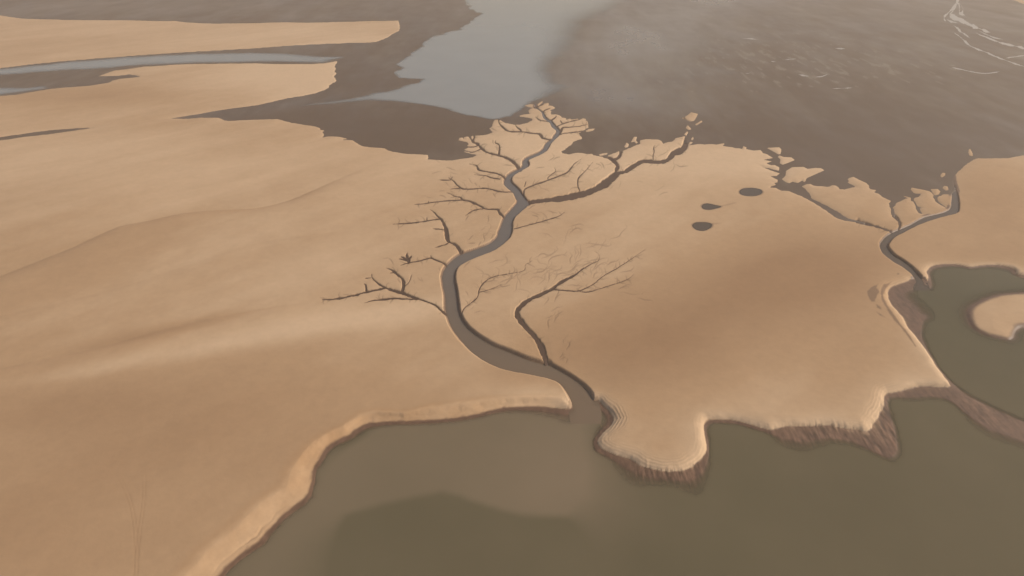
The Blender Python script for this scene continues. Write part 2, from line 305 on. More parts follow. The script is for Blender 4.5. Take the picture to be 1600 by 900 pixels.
WL = -0.65                                                   # lagoon level; the far mudflat is level 0
Dd = sdf(X, Y, world_poly(chaikin(DRY, 1), WL + 0.12))
Dw = sdf(X, Y, world_poly(chaikin(WATER, 1), WL))
Ds = sdf(X, Y, world_poly(chaikin(SHELF, 1), WL - 0.15))
D_li = sdf(X, Y, world_poly(chaikin(LAGOON_ISLET, 1), WL), 40.0)
wob = noise(X, Y, 2.2, 21, 3) * 0.22 + noise(X, Y, 7.0, 23, 2) * 0.2
furrow = noise(X * 2.2, Y * 0.30, 1.6, 22, 3, 0.6)          # runnels down the lagoon side
fur_mask = np.clip(swell(1300, 680, 130, 30) + swell(1040, 745, 70, 22) + 0.8 * swell(1520, 640, 90, 40) + 0.6 * swell(1390, 660, 30, 50), 0, 1)
Dd = Dd + wob + 0.38 * furrow * fur_mask
Dw = Dw + wob * 0.7
Ds = Ds + noise(X, Y, 3.0, 25, 3) * 0.4

base = 0.42 + 0.16 * noise(X, Y, 70, 31, 2) + 0.07 * noise(X, Y, 22, 37, 2) + 0.02 * noise(X, Y, 6, 38, 2)
base += 0.9 * swell(90, 330, 260, 60, -0.35) + 0.5 * swell(1180, 520, 240, 70, -0.3) + 0.4 * swell(350, 620, 220, 50, -0.15)
base -= 0.75 * swell(1530, 402, 130, 26) + 0.30 * swell(905, 600, 60, 40) + 0.12 * swell(1440, 390, 60, 40)
slope_shade = np.zeros_like(base)
for line, hgt, wl, ww in RIDGES:
    P = world_poly(chaikin(line, 2, closed=False))
    best, side, along = np.full(X.shape, 1e18), np.zeros(X.shape), np.zeros(X.shape)
    n = len(P) - 1
    for k in range(n):
        (x0, y0), (x1, y1) = P[k], P[k + 1]
        d, t = seg_dist2(X, Y, x0, y0, x1, y1)
        m = d < best
        best[m] = d[m]
        side[m] = ((x1 - x0) * (Y - y0) - (y1 - y0) * (X - x0))[m]
        along[m] = ((k + t) / n)[m]
    d = np.sqrt(best)
    env = smooth(0, 0.12, along) * smooth(1.0, 0.80, along) * (0.75 + 0.25 * noise(X, Y, 25, 41, 2))
    prof = np.where(side > 0, 0.0, (1 - np.exp(-d / wl)) * np.exp(-d / ww))
    slope_shade = np.maximum(slope_shade, np.where(side > 0, 0.0, 0.9 * env * hgt * np.exp(-d / (wl * 1.2))))  # painted shade at the foot of each swell, added to the sand tone
    base += 0.8 * hgt * env * prof

# tyre tracks pressed into the near sand
TRACKS = [pts("175 726;190 752;205 785;212 825;214 865;213 905"), pts("222 722;227 750;225 790;219 830;215 868;213 905")]
track = np.zeros_like(base)
for line in TRACKS:
    P = world_poly(chaikin(line, 2, closed=False))
    d2 = np.full(X.shape, 1e18)
    m = (np.abs(U - 205) < 60) & (V > 700)
    for (x0, y0), (x1, y1) in zip(P[:-1], P[1:]):
        d, _ = seg_dist2(X[m], Y[m], x0, y0, x1, y1)
        d2[m] = np.minimum(d2[m], d)
    d = np.sqrt(d2)
    track = np.maximum(track, np.exp(-((d - 0.32) / 0.12) ** 2) * smooth(715, 800, V))
base -= 0.03 * track

# land falls off to the mud level (z = 0) with a thin, ragged edge
a = -D_sand
land = base * (1 - np.exp(-np.maximum(a, 0) / 7.0)) + 0.16 * (1 - np.exp(-np.maximum(a, 0) / 0.8))
hgt = np.where(a > 0, land, np.maximum(a * 0.22, -1.2))
land0 = land.copy()

# lagoon bank, wet foot, shallow shelf and bed
LIFT_W = 4.0 + 1.6 * noise(X, Y, 14, 51, 3) + 2.6 * smooth(690, 820, V)
head = np.clip(1.0 * swell(945, 675, 50, 60) + 0.9 * swell(1050, 735, 80, 26) + 0.7 * swell(1418, 475, 45, 60) + 0.5 * swell(1375, 640, 40, 40), 0, 1)
BANK_L = 0.75 + 0.9 * head + 0.35 * noise(X, Y, 9, 52, 2) + 0.5 * swell(1160, 660, 70, 25) + 0.7 * fur_mask
beach = smooth(900, 840, U) * smooth(560, 600, V)           # left shore: a real beach with a ledge
e = np.maximum(Dd, 0)
e = np.maximum(e + 0.35 * noise(X, Y, 2.4, 54, 3) * smooth(0, 1.5, e), 0)
rim = base + 0.20
drop = rim - WL - 0.12
bank_a = WL + 0.12 + 0.22 * (1 - np.exp(-e / 1.0)) + (drop - 0.22) * smooth(0.1, 1.0, e / LIFT_W)
bank_b = rim - drop * np.exp(-e / BANK_L)
bank = bank_b + (bank_a - bank_b) * beach
# eroded strata: old water lines running along the bank
strata = np.sin(2 * math.pi * (e / 0.85 + 0.45 * noise(X, Y, 6, 53, 3)))
smask = np.clip(head * 1.5 + 0.10, 0, 1) * smooth(0.1, 0.5, e) * smooth(5.0, 2.0, e) * (Dd > 0) * (0.55 + 0.45 * noise(X, Y, 4, 56, 2))
bank = bank + 0.07 * strata * smask
ledge = swell(395, 850, 60, 60) + 0.6 * swell(620, 655, 90, 20)
bank = bank - 0.14 * np.exp(-((e - 1.5 - 0.3 * noise(X, Y, 5, 58, 2)) / 0.28) ** 2) * np.clip(ledge, 0, 1)
t1 = np.clip(-Dd / np.maximum(-Dd + Dw, 0.05), 0, 1)
foot = WL + 0.12 - 0.12 * t1
t2 = np.clip(-Dw / np.maximum(-Dw + Ds, 0.05), 0, 1)
shelf = WL - 0.34 * t2
deep = WL - 0.34 - np.minimum(0.55 * np.maximum(-Ds, 0), 1.6)
lag = np.where(Dd > 0, bank, np.where(Dw > 0, foot, np.where(Ds > 0, shelf, deep)))
lag = np.where((Dd <= 0) & (Ds > 0), lag + (0.02 * noise(X, Y, 0.9, 57, 3) + 0.06 * furrow * fur_mask), lag)
hgt = np.minimum(hgt, np.where(Dd > 13.5, 50, lag + 1.2 * smooth(7.0, 13.0, Dd + 1.5 * noise(X, Y, 8, 59, 2))))
isl_h = np.where(D_li < 0, WL + 0.50 * (1 - np.exp(D_li / 0.7)) + 0.25 * smooth(0, 8.0, -D_li), WL - 0.16 * np.maximum(D_li, 0))
isl_h += 0.04 * noise(X, Y, 3, 61, 3)
hgt = np.maximum(hgt, np.where(D_li < 12, isl_h, -9))

# main and right hand creek
def interp_v(v, table):
    return 0.72 * np.interp(v, [r[0] for r in table], [r[1] for r in table])
Z_MAIN = [(150, -0.02), (165, -0.06), (200, -0.12), (250, -0.20), (320, -0.25), (400, -0.31), (480, -0.38), (560, -0.50), (620, -0.72), (650, -0.88), (700, -0.91)]
Z_RIGHT = [(270, -0.05), (290, -0.12), (330, -0.25), (380, -0.45), (420, -0.68), (445, -0.88), (460, -0.91)]
def creek_poly(p, table):
    z = interp_v(p[:, 1], table)
    x, y = unproject(p[:, 0], p[:, 1], z)
    return np.stack([x, y], 1)
zc_main, zc_right = interp_v(V, Z_MAIN), interp_v(V, Z_RIGHT)
D_cm = sdf(X, Y, creek_poly(chaikin(MAIN_CREEK, 1), Z_MAIN), 14.0) + 0.12 * noise(X, Y, 3, 71, 2)
D_cr = sdf(X, Y, creek_poly(chaikin(RIGHT_CREEK, 1), Z_RIGHT), 14.0) + 0.12 * noise(X, Y, 3, 72, 2)
for D, zc, vend in ((D_cm, zc_main, 652), (D_cr, zc_right, 448)):
    f = 0.22 * np.maximum(base - zc, 0.2)
    s = np.maximum(D + f, 0)
    up = zc + np.where(U < 1200, 1.05, 1.2) * s + 0.05 * noise(X, Y, 1.6, 73, 2) * smooth(0, 0.4, s)
    inn = zc - 0.45 * np.clip(-(D + f), 0, 1.2)
    carve = np.where(D + f > 0, up, inn)
    hgt = np.where(D < 9.0, np.minimum(hgt, np.where(V < vend + 30, carve, 50)), hgt)

# pools on the sand
POOLS = [("1154.5 300;1157 296.5;1163 294.5;1173 294;1183 294.8;1189.5 297;1191.5 300.5;1188.5 304;1181 306.5;1172 307;1162 306;1156 303.5", "oval dark tidal pool farthest up the sand, widest of the three"),
         ("1096 323;1098 319.8;1104 318.6;1110 319.4;1118 321.4;1129 323.4;1119 326.4;1110 328.6;1101 328.2;1097 326.2", "teardrop shaped dark tidal pool with a thin pointed tail"),
         ("1081 352.5;1084 349;1090 347.8;1098 347.8;1108 348.8;1113.5 351.5;1110.5 356.5;1104 360;1097 361.5;1088 360;1083 356.5", "rounded dark tidal pool nearest the viewer, tapering to the lower side")]
pool_D, pool_z = [], []
for o, _ in POOLS:
    p = chaikin(pts(o), 2)
    D = sdf(X, Y, world_poly(p, 0.3), 14.0)
    pool_D.append(D)
    m = D < 6
    zb = float(hgt[D < 0].min()) - 0.05
    pool_z.append(zb)
    D += 0.10 * noise(X, Y, 2.0, 77, 2)
    hgt = np.where(m, np.minimum(hgt, np.where(D > 0, zb + 0.12 * D, zb - 0.35 * np.minimum(-D, 1.0))), hgt)
pre = hgt.copy()                                          # before the rills

def sample(arr, u, v):
    iu = np.clip(np.interp(u, us, np.arange(NU)), 0, NU - 1.001)
    iv = np.clip(np.interp(v, vs, np.arange(NV)), 0, NV - 1.001)
    i, j = iu.astype(int), iv.astype(int)
    fu, fv = iu - i, iv - j
    return (arr[j, i] * (1 - fu) + arr[j, i + 1] * fu) * (1 - fv) + (arr[j + 1, i] * (1 - fu) + arr[j + 1, i + 1] * fu) * fv

rill_mask = np.zeros_like(base)
valley = np.zeros_like(base)
rill_strips = []
rs = np.random.RandomState(5)
twigs = []
for name, label, branches in RILLS:
    strips = []
    for bi, text in enumerate(branches):
        P = ctr(text)
        if bi == 0:                                        # let the mouth run into the creek it feeds
            d = P[0, :2] - P[1, :2]
            P = np.vstack([[*(P[0, :2] + d / max(np.hypot(*d), 1e-6) * 3.0), P[0, 2]], P])
        P = chaikin(P, 2, closed=False)
        # resample and roughen
        L = np.concatenate([[0], np.cumsum(np.hypot(*(P[1:, :2] - P[:-1, :2]).T))])
        n = max(4, int(L[-1] / 1.6))
        q = np.linspace(0, L[-1], n)
        P = np.stack([np.interp(q, L, P[:, k]) for k in range(3)], 1)
        wgl = np.convolve(rs.randn(n + 4), [0.25, 0.5, 0.25, 0.25, 0.25], 'valid')[:n]
        P[1:, :2] += 0.22 * np.stack([wgl, np.roll(wgl, 1)], 1)[1:]
        P[:, 2] *= 1 + 0.16 * np.convolve(rs.randn(n + 2), [0.5, 0.7, 0.5], 'valid')
        P[:, 2] = np.maximum(P[:, 2], 0.45)
        P[:, 2] *= 0.45 + 0.55 * smooth(1.0, 0.72, np.linspace(0, 1, n)) if P[-1, 2] < 2 else 1.0
        P[:, 2] = np.where(P[:, 2] < 2.6, P[:, 2] * 0.82, P[:, 2])
        pxm = sample(PXM, P[:, 0], P[:, 1])
        depth = np.clip(0.10 + 0.16 * P[:, 2] * pxm, 0.10, 0.55)
        depth *= np.minimum(1, 0.35 + 0.65 * np.minimum(1, P[:, 2] / 2.0))
        zs = sample(land0, P[:, 0], P[:, 1]) - depth
        zs = np.minimum(zs, sample(pre, P[:, 0], P[:, 1]) + 0.01)
        zs = np.convolve(np.pad(zs, 3, 'edge'), np.ones(7) / 7, 'valid')
        zs = np.maximum(zs, -1.6)
        strips.append((P, zs))
        if len(P) > 14:
            for _ in range(int(len(P) / 4.5)):
                k = rs.randint(3, n - 2)
                d = P[k + 1, :2] - P[k - 1, :2]
                an = math.atan2(d[1], d[0]) + rs.choice([-1, 1]) * rs.uniform(0.6, 1.2)
                m = rs.randint(3, 9)
                q0, tw = P[k, :2].copy(), []
                for j in range(m):
                    tw.append((q0[0], q0[1], 0.9 - 0.7 * j / m))
                    an += rs.uniform(-0.5, 0.5)
                    q0 = q0 + 2.0 * np.array([math.cos(an), 0.7 * math.sin(an)])
                twigs.append(np.array(tw))
        for k in range(n - 1):
            (u0, v0, w0), (u1, v1, w1) = P[k], P[k + 1]
            r = max(w0, w1) / 2 + 7
            i0, i1 = np.searchsorted(us, [min(u0, u1) - r, max(u0, u1) + r])
            j0, j1 = np.searchsorted(vs, [min(v0, v1) - r, max(v0, v1) + r])
            if i1 <= i0 or j1 <= j0:
                continue
            sl = (slice(j0, j1), slice(i0, i1))
            d, t = seg_dist2(U[sl], V[sl], u0, v0, u1, v1)
            d = np.sqrt(d)
            hw = (w0 + (w1 - w0) * t) / 2
            zz = zs[k] + (zs[k + 1] - zs[k]) * t
            x = d - hw
            cv = np.where(x > 0, zz + 0.9 * x * PXM[sl], zz - 0.12)
            hgt[sl] = np.minimum(hgt[sl], cv)
            rill_mask[sl] = np.maximum(rill_mask[sl], smooth(0.8, 0.0, x) * np.clip(w0 / 1.5, 0.25, 1))
            valley[sl] = np.maximum(valley[sl], np.exp(-(d / (2.2 + 1.1 * w0)) ** 2) * min(1.0, 0.3 + w0 / 5))
    rill_strips.append((name, label, strips))

# feathery drainage that fades out over the flats: (u, v, heading in degrees, how many, spread u, spread v, length)
for u, v, head_deg, cnt, su, sv, ln in ((745, 300, 150, 12, 26, 16, 7), (750, 372, 60, 14, 22, 12, 9), (655, 440, 110, 8, 30, 16, 7), (690, 300, 160, 7, 25, 20, 7), (760, 225, 150, 10, 20, 12, 6),
        (770, 440, 40, 18, 32, 18, 14), (840, 430, 50, 18, 30, 16, 14), (900, 410, 48, 18, 36, 22, 16), (940, 440, 25, 10, 30, 14, 14), (860, 270, 35, 14, 34, 14, 9), (930, 262, 60, 8, 22, 12, 9),
        (840, 345, 25, 8, 30, 10, 10), (1000, 262, 30, 6, 30, 8, 10), (850, 490, 60, 8, 16, 16, 10), (875, 540, 70, 8, 10, 20, 9), (735, 480, 75, 6, 8, 16, 8), (1010, 300, 25, 5, 40, 10, 10)):
    for _ in range(cnt):
        an = math.radians(head_deg + rs.uniform(-28, 28))
        q0, tw = np.array([u + su * rs.randn(), v + sv * rs.randn()]), []
        m = max(3, int(ln * rs.uniform(0.6, 1.3)))
        w0 = rs.uniform(0.35, 0.9)
        for j in range(m):
            tw.append((q0[0], q0[1], w0 * math.sin(math.pi * (j + 0.6) / (m + 0.6))))
            an += rs.uniform(-0.45, 0.45)
            q0 = q0 + 2.4 * np.array([math.cos(an), -0.75 * math.sin(an)])
            if j > 2 and rs.rand() < 0.15:
                a2, q2, t2w = an + rs.choice([-0.8, 0.8]), q0.copy(), []
                for k in range(4):
                    t2w.append((q2[0], q2[1], 0.6 * w0 * (1 - k / 5)))
                    q2 = q2 + 2.2 * np.array([math.cos(a2), -0.75 * math.sin(a2)])
                twigs.append(np.array(t2w))
        twigs.append(np.array(tw))
hgt -= 0.10 * valley * (hgt > 0.05)
pre = np.minimum(pre, hgt + 0.1)
for tw in twigs:                                           # hair-thin side runnels pressed into the sand
    for (u0, v0, w0), (u1, v1, w1) in zip(tw[:-1], tw[1:]):
        i0, i1 = np.searchsorted(us, [min(u0, u1) - 4, max(u0, u1) + 4])
        j0, j1 = np.searchsorted(vs, [min(v0, v1) - 4, max(v0, v1) + 4])
        if i1 <= i0 or j1 <= j0:
            continue
        sl = (slice(j0, j1), slice(i0, i1))
        d, t = seg_dist2(U[sl], V[sl], u0, v0, u1, v1)
        g = np.exp(-d / (0.5 + 0.4 * w0) ** 2) * w0
        hgt[sl] = np.minimum(hgt[sl], np.maximum(pre[sl] - 0.10 * g, hgt[sl] - 0.10 * g))
        rill_mask[sl] = np.maximum(rill_mask[sl], 0.70 * g)

# ------------------------------------------------------------------ surface colours of the sand (albedo, stains and painted slope shade)
def lin(c):
    c = np.array(c, float) / 255
    return np.where(c <= 0.04045, c / 12.92, ((c + 0.055) / 1.055) ** 2.4)

sand_dry, sand_mid, sand_dark = np.array([0.565, 0.398, 0.252]), np.array([0.415, 0.266, 0.150]), np.array([0.315, 0.188, 0.100])
wet_red = np.array([0.138, 0.080, 0.050])
mud_col = np.array([0.120, 0.085, 0.062])
AX, BX = (0.70 * X + 0.71 * Y) * 0.22, -0.71 * X + 0.70 * Y     # the sand is combed along one direction
sand_tone = 0.27 + 0.12 * noise(X, Y, 70, 81, 2) + 0.13 * noise(AX, BX, 26, 82, 3) + 0.06 * noise(AX, BX, 6, 83, 3)  # tone of the sand, higher is darker
sand_tone += 0.60 * swell(1130, 475, 250, 80, -0.24) + 0.45 * swell(1280, 425, 120, 50, -0.1) + 0.30 * swell(1000, 560, 160, 60)  # broad soft patches of darker sand
sand_tone += 0.34 * swell(330, 690, 330, 90, -0.1) + 0.30 * swell(60, 640, 260, 40, -0.1) + 0.25 * swell(40, 860, 260, 90) + 0.22 * swell(130, 420, 170, 30, -0.4)  # lower left sand darker; last term paints shade on the first ridge's slope
sand_tone += 0.22 * swell(1560, 400, 120, 18) + 0.25 * swell(80, 150, 200, 14) + 0.18 * swell(1330, 540, 90, 90)
sand_tone -= 0.42 * swell(480, 120, 120, 45) + 0.30 * swell(1120, 250, 220, 30) + 0.25 * swell(850, 230, 130, 60) + 0.20 * swell(870, 420, 160, 70)
sand_tone -= 0.30 * swell(850, 620, 110, 22) + 0.26 * swell(560, 500, 240, 22, -0.12)
sand_tone -= beach * (0.20 + 0.10 * noise(X, Y, 3, 84, 3)) * smooth(-0.2, 0.3, Dd) * smooth(1.25, 0.85, e / LIFT_W)
sand_tone -= (1 - beach) * 0.40 * smooth(-0.1, 0.3, Dd) * np.exp(-e / 2.5)
sand_tone += 0.42 * swell(235, 525, 130, 9, -0.22) * smooth(60, 130, U) - 0.25 * swell(250, 560, 330, 14, -0.19)  # slip-face shade painted as a dark streak, lighter band below it
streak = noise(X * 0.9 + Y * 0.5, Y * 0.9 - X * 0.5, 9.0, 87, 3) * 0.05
sand_tone -= 0.16 * swell(180, 260, 300, 60) + 0.14 * swell(1050, 255, 260, 40) + 0.10 * swell(330, 60, 330, 30)
sand_tone += 0.32 * swell(1570, 335, 110, 60) + 0.15 * swell(1540, 290, 60, 30)
sand_tone = np.clip(sand_tone + streak + 0.25 * track + 0.2 * slope_shade, 0, 1)
m3 = sand_tone[..., None]
alb = np.where(m3 < 0.4, sand_dry + (sand_mid - sand_dry) * (m3 / 0.4), sand_mid + (sand_dark - sand_mid) * ((m3 - 0.4) / 0.6))
# pale crust right at the mud edge
crust = np.exp(-np.maximum(a, 0) / 3.0)[..., None] * 0.25
alb = alb * (1 - crust) + np.array([0.50, 0.35, 0.225]) * crust
alb *= 1 - (beach * smooth(1.6, 0.8, e / LIFT_W) * (Dd > -1))[..., None] * np.array([0.02, 0.07, 0.13])
# wet foot of the lagoon bank, streaked down the slope
rag = noise(X, Y, 1.1, 91, 3) * 0.5 + noise(X * 3, Y * 0.7, 2.2, 93, 2) * 0.5
fine_run = noise(X * 4.0, Y * 0.55, 1.5, 94, 3, 0.65)
ztop = WL + 0.14 + 0.07 * rag + 0.04 * np.clip(head - 0.35, 0, 1)
wet = smooth(0.10, -0.06, hgt - ztop)
wet = np.where(Dd < 12, np.maximum(wet, np.where(D_li > 0, (0.72 + 0.40 * rag) * smooth(0.25, -0.35, Dd + (0.25 + 1.3 * fur_mask + 0.5 * head) * (0.7 * rag + 0.9 * fine_run)), 0)), 0)
wet = np.where(D_li < 0, smooth(-2.4, -0.9, D_li + 0.5 * rag - 0.8 * smooth(500, 515, V)), wet)
for D, zc in ((D_cm, zc_main), (D_cr, zc_right)):
    wet = np.where(D < 1.3, np.maximum(wet, (0.9 - 0.4 * smooth(480, 540, V)) * smooth(0.86, 0.70, (hgt - zc) / np.maximum(base - zc, 0.25) - 0.1 * rag)), wet)
for D in pool_D:
    wet = np.where(D < 2.5, np.maximum(wet, 0.8 * smooth(1.0, -0.1, D - 0.35 * rag)), wet)
wet = np.clip(wet, 0, 1)
w3 = wet[..., None]
wv = np.clip(1 + 0.40 * rag + (0.5 * furrow + 0.9 * fine_run) * np.clip(fur_mask + 0.6 * head, 0, 1), 0.55, 2.2)[..., None]
alb = alb * (1 - w3) + wet_red * wv * w3
alb *= (1 + 0.16 * strata * smask)[..., None]
r3 = (0.85 * rill_mask)[..., None]
alb = alb * (1 - r3) + np.array([0.085, 0.048, 0.030]) * r3
# damp brown stains on the bank by the right hand creek mouth
stain = np.zeros_like(base)
for o in ("1354 458;1360 452;1372 446;1368 452;1374 458;1369 464;1366 474;1361 475;1355 466", "1368 478;1374 482;1377 488;1370 484", "1368 490;1376 494;1382 499;1374 496",
          "1380 446;1392 442;1384 452;1379 462;1384 476;1394 492;1404 506;1416 520;1424 532;1430 544;1420 532;1408 516;1396 503;1386 488;1377 472;1375 458", "1401 429;1405 428;1404 431;1402 431", "1127 322.5;1136 321;1144 318.5;1152 318;1146 320.5;1136 323;1128 324.5", "1112 350.5;1120 349.5;1128 350;1120 352;1113 353"):
    D = sdf(X, Y, world_poly(pts(o)), 8.0) + 0.25 * noise(X, Y, 1.4, 95, 3)
    stain = np.maximum(stain, smooth(0.25, -0.25, D) * (0.35 if o[:4] in ("1127", "1112") else 1.0))
s3 = (0.95 * stain)[..., None]
alb = alb * (1 - s3) + np.array([0.215, 0.135, 0.083]) * s3
alb = np.clip(alb * (1 + 0.035 * noise(X, Y, 2.6, 97, 3)[..., None]), 0.02, 0.9)

# ------------------------------------------------------------------ mesh building from the grid
QV, QU = np.meshgrid(np.arange(NV - 1), np.arange(NU - 1), indexing='ij')
IDX = np.arange(NV * NU).reshape(NV, NU)
QUADS = np.stack([IDX[1:, :-1], IDX[1:, 1:], IDX[:-1, 1:], IDX[:-1, :-1]], -1).reshape(-1, 4)
QUADS_OK = np.arange(len(QUADS))

def qmin(arr):
    f = arr.ravel()
    return f[QUADS].min(1)

def qmax(arr):
    f = arr.ravel()
    return f[QUADS].max(1)

def link(name, me, mat, kind=None, label=None, cat=None, group=None, parent=None):
    o = bpy.data.objects.new(name, me)
    me.materials.append(mat)
    scene.collection.objects.link(o)
    if kind:
        o["kind"] = kind
    if label:
        o["label"] = label
        o["category"] = cat
    if group:
        o["group"] = group
    if parent:
        o.parent = parent
    return o

def build_mesh(name, co, faces, attrs=None):
    used = np.unique(faces)
    remap = np.zeros(len(co), np.int64)
    remap[used] = np.arange(len(used))
    c, q = co[used], remap[faces]
    k = q.shape[1]
    me = bpy.data.meshes.new(name)
    me.vertices.add(len(c))
    me.vertices.foreach_set("co", c.astype(np.float32).ravel())
    me.loops.add(q.size)
    me.loops.foreach_set("vertex_index", q.astype(np.int32).ravel())
    me.polygons.add(len(q))
    me.polygons.foreach_set("loop_start", (np.arange(len(q)) * k).astype(np.int32))
    me.polygons.foreach_set("use_smooth", np.ones(len(q), bool))
    me.update(calc_edges=True)
    for nm, val in (attrs or {}).items():
        v = val[used]
        if v.ndim == 2:
            at = me.attributes.new(nm, 'FLOAT_COLOR', 'POINT')
            at.data.foreach_set("color", np.concatenate([v, np.ones((len(v), 1))], 1).astype(np.float32).ravel())
        else:
            at = me.attributes.new(nm, 'FLOAT', 'POINT')
            at.data.foreach_set("value", v.astype(np.float32))
    me.validate()
    return me

# ------------------------------------------------------------------ materials
def material(name):
    m = bpy.data.materials.new(name)
    m.use_nodes = True
    n = m.node_tree.nodes
    return m, n, m.node_tree.links, n["Principled BSDF"]

def attr(n, name):
    x = n.new("ShaderNodeAttribute")
    x.attribute_name = name
    return x

def noise_node(n, l, scale, detail=4, vec=None, rough=0.55):
    t = n.new("ShaderNodeTexNoise")
    t.inputs["Scale"].default_value = scale
    t.inputs["Detail"].default_value = detail
    t.inputs["Roughness"].default_value = rough
    if vec is not None:
        l.new(vec, t.inputs["Vector"])
    return t

def maths(n, l, op, a, b=None, c=None):
    x = n.new("ShaderNodeMath")
    x.operation = op
    for i, s in enumerate((a, b, c)):
        if s is None:
            continue
        if isinstance(s, (int, float)):
            x.inputs[i].default_value = s
        else:
            l.new(s, x.inputs[i])
    return x.outputs[0]

def sand_material():
    m, n, l, b = material("sand")
    col = attr(n, "albedo")
    wetn = attr(n, "wet")
    geo = n.new("ShaderNodeNewGeometry")
    g1 = noise_node(n, l, 0.55, 6, geo.outputs["Position"])
    g2 = noise_node(n, l, 0.06, 4, geo.outputs["Position"])
    f = maths(n, l, 'MULTIPLY_ADD', g1.outputs["Fac"], 0.14, 0.93)
    f2 = maths(n, l, 'MULTIPLY_ADD', g2.outputs["Fac"], 0.07, 0.965)
    f = maths(n, l, 'MULTIPLY', f, f2)
    mx = n.new("ShaderNodeVectorMath")
    mx.operation = 'SCALE'
    l.new(col.outputs["Color"], mx.inputs[0])
    l.new(f, mx.inputs["Scale"])
    l.new(mx.outputs[0], b.inputs["Base Color"])
    l.new(maths(n, l, 'MULTIPLY_ADD', wetn.outputs["Fac"], -0.45, 0.92), b.inputs["Roughness"])
    b.inputs["Specular IOR Level"].default_value = 0.25
    bump = n.new("ShaderNodeBump")
    bump.inputs["Strength"].default_value = 0.35
    bump.inputs["Distance"].default_value = 0.12
    g3 = noise_node(n, l, 0.9, 5, geo.outputs["Position"])
    l.new(g3.outputs["Fac"], bump.inputs["Height"])
    l.new(bump.outputs[0], b.inputs["Normal"])
    return m

def mud_material(name, use_attr=True, colour=(0.104, 0.071, 0.048), rough=0.55):
    m, n, l, b = material(name)
    geo = n.new("ShaderNodeNewGeometry")
    g1 = noise_node(n, l, 0.035, 5, geo.outputs["Position"])
    g2 = noise_node(n, l, 0.45, 5, geo.outputs["Position"])
    ramp = n.new("ShaderNodeMix")
    ramp.data_type = 'RGBA'
    c = np.array(colour)
    ramp.inputs["A"].default_value = (*(c * 0.86), 1)
    ramp.inputs["B"].default_value = (*(c * np.array([1.16, 1.13, 1.10])), 1)
    fac = maths(n, l, 'MULTIPLY_ADD', g1.outputs["Fac"], 0.7, maths(n, l, 'MULTIPLY_ADD', g2.outputs["Fac"], 0.3, 0.0))
    l.new(fac, ramp.inputs["Factor"])
    l.new(ramp.outputs["Result"], b.inputs["Base Color"])
    b.inputs["Specular IOR Level"].default_value = 0.4
    b.inputs["Roughness"].default_value = rough
    if use_attr:
        sl = attr(n, "silt")
        mx2 = n.new("ShaderNodeMix")
        mx2.data_type = 'RGBA'
        l.new(sl.outputs["Fac"], mx2.inputs["Factor"])
        l.new(ramp.outputs["Result"], mx2.inputs["A"])
        mx2.inputs["B"].default_value = (0.185, 0.150, 0.112, 1)
        l.new(mx2.outputs["Result"], b.inputs["Base Color"])
        w = attr(n, "wet")
        l.new(maths(n, l, 'MULTIPLY_ADD', w.outputs["Fac"], -0.42, 0.64), b.inputs["Roughness"])
        l.new(maths(n, l, 'MULTIPLY_ADD', w.outputs["Fac"], 0.35, 0.2), b.inputs["Specular IOR Level"])
    bump = n.new("ShaderNodeBump")
    bump.inputs["Strength"].default_value = 0.15
    bump.inputs["Distance"].default_value = 0.1
    l.new(g2.outputs["Fac"], bump.inputs["Height"])
    l.new(bump.outputs[0], b.inputs["Normal"])
    return m

def water_material(name, colour, colour2=None, k=5.0, rough=0.10, opaque=False, ripple=0.05, spec=0.5):
    m, n, l, b = material(name)
    geo = n.new("ShaderNodeNewGeometry")
    g = noise_node(n, l, 0.03, 4, geo.outputs["Position"])
    if colour2 is not None:
        t = attr(n, "turbid")
        mix = n.new("ShaderNodeMix")
        mix.data_type = 'RGBA'
        mix.clamp_factor = False
        mix.inputs["A"].default_value = (*colour, 1)
        mix.inputs["B"].default_value = (*colour2, 1)
        l.new(t.outputs["Fac"], mix.inputs["Factor"])
        src = mix.outputs["Result"]
    else:
        rgb = n.new("ShaderNodeRGB")
        rgb.outputs[0].default_value = (*colour, 1)
        src = rgb.outputs[0]
    mx = n.new("ShaderNodeVectorMath")
    mx.operation = 'SCALE'
    l.new(src, mx.inputs[0])
    l.new(maths(n, l, 'MULTIPLY_ADD', g.outputs["Fac"], 0.2, 0.9), mx.inputs["Scale"])
    l.new(mx.outputs[0], b.inputs["Base Color"])
    b.inputs["Roughness"].default_value = rough
    b.inputs["IOR"].default_value = 1.333
    b.inputs["Specular IOR Level"].default_value = spec
    if not opaque:
        d = attr(n, "depth")
        al = maths(n, l, 'POWER', math.e, maths(n, l, 'MULTIPLY', maths(n, l, 'MAXIMUM', d.outputs["Fac"], 0.0), -k))
        l.new(maths(n, l, 'SUBTRACT', 1.0, al), b.inputs["Alpha"])
    g2 = noise_node(n, l, 0.8, 3, geo.outputs["Position"])
    bump = n.new("ShaderNodeBump")
    bump.inputs["Strength"].default_value = ripple
    bump.inputs["Distance"].default_value = 0.1
    l.new(g2.outputs["Fac"], bump.inputs["Height"])
    l.new(bump.outputs[0], b.inputs["Normal"])
    return m

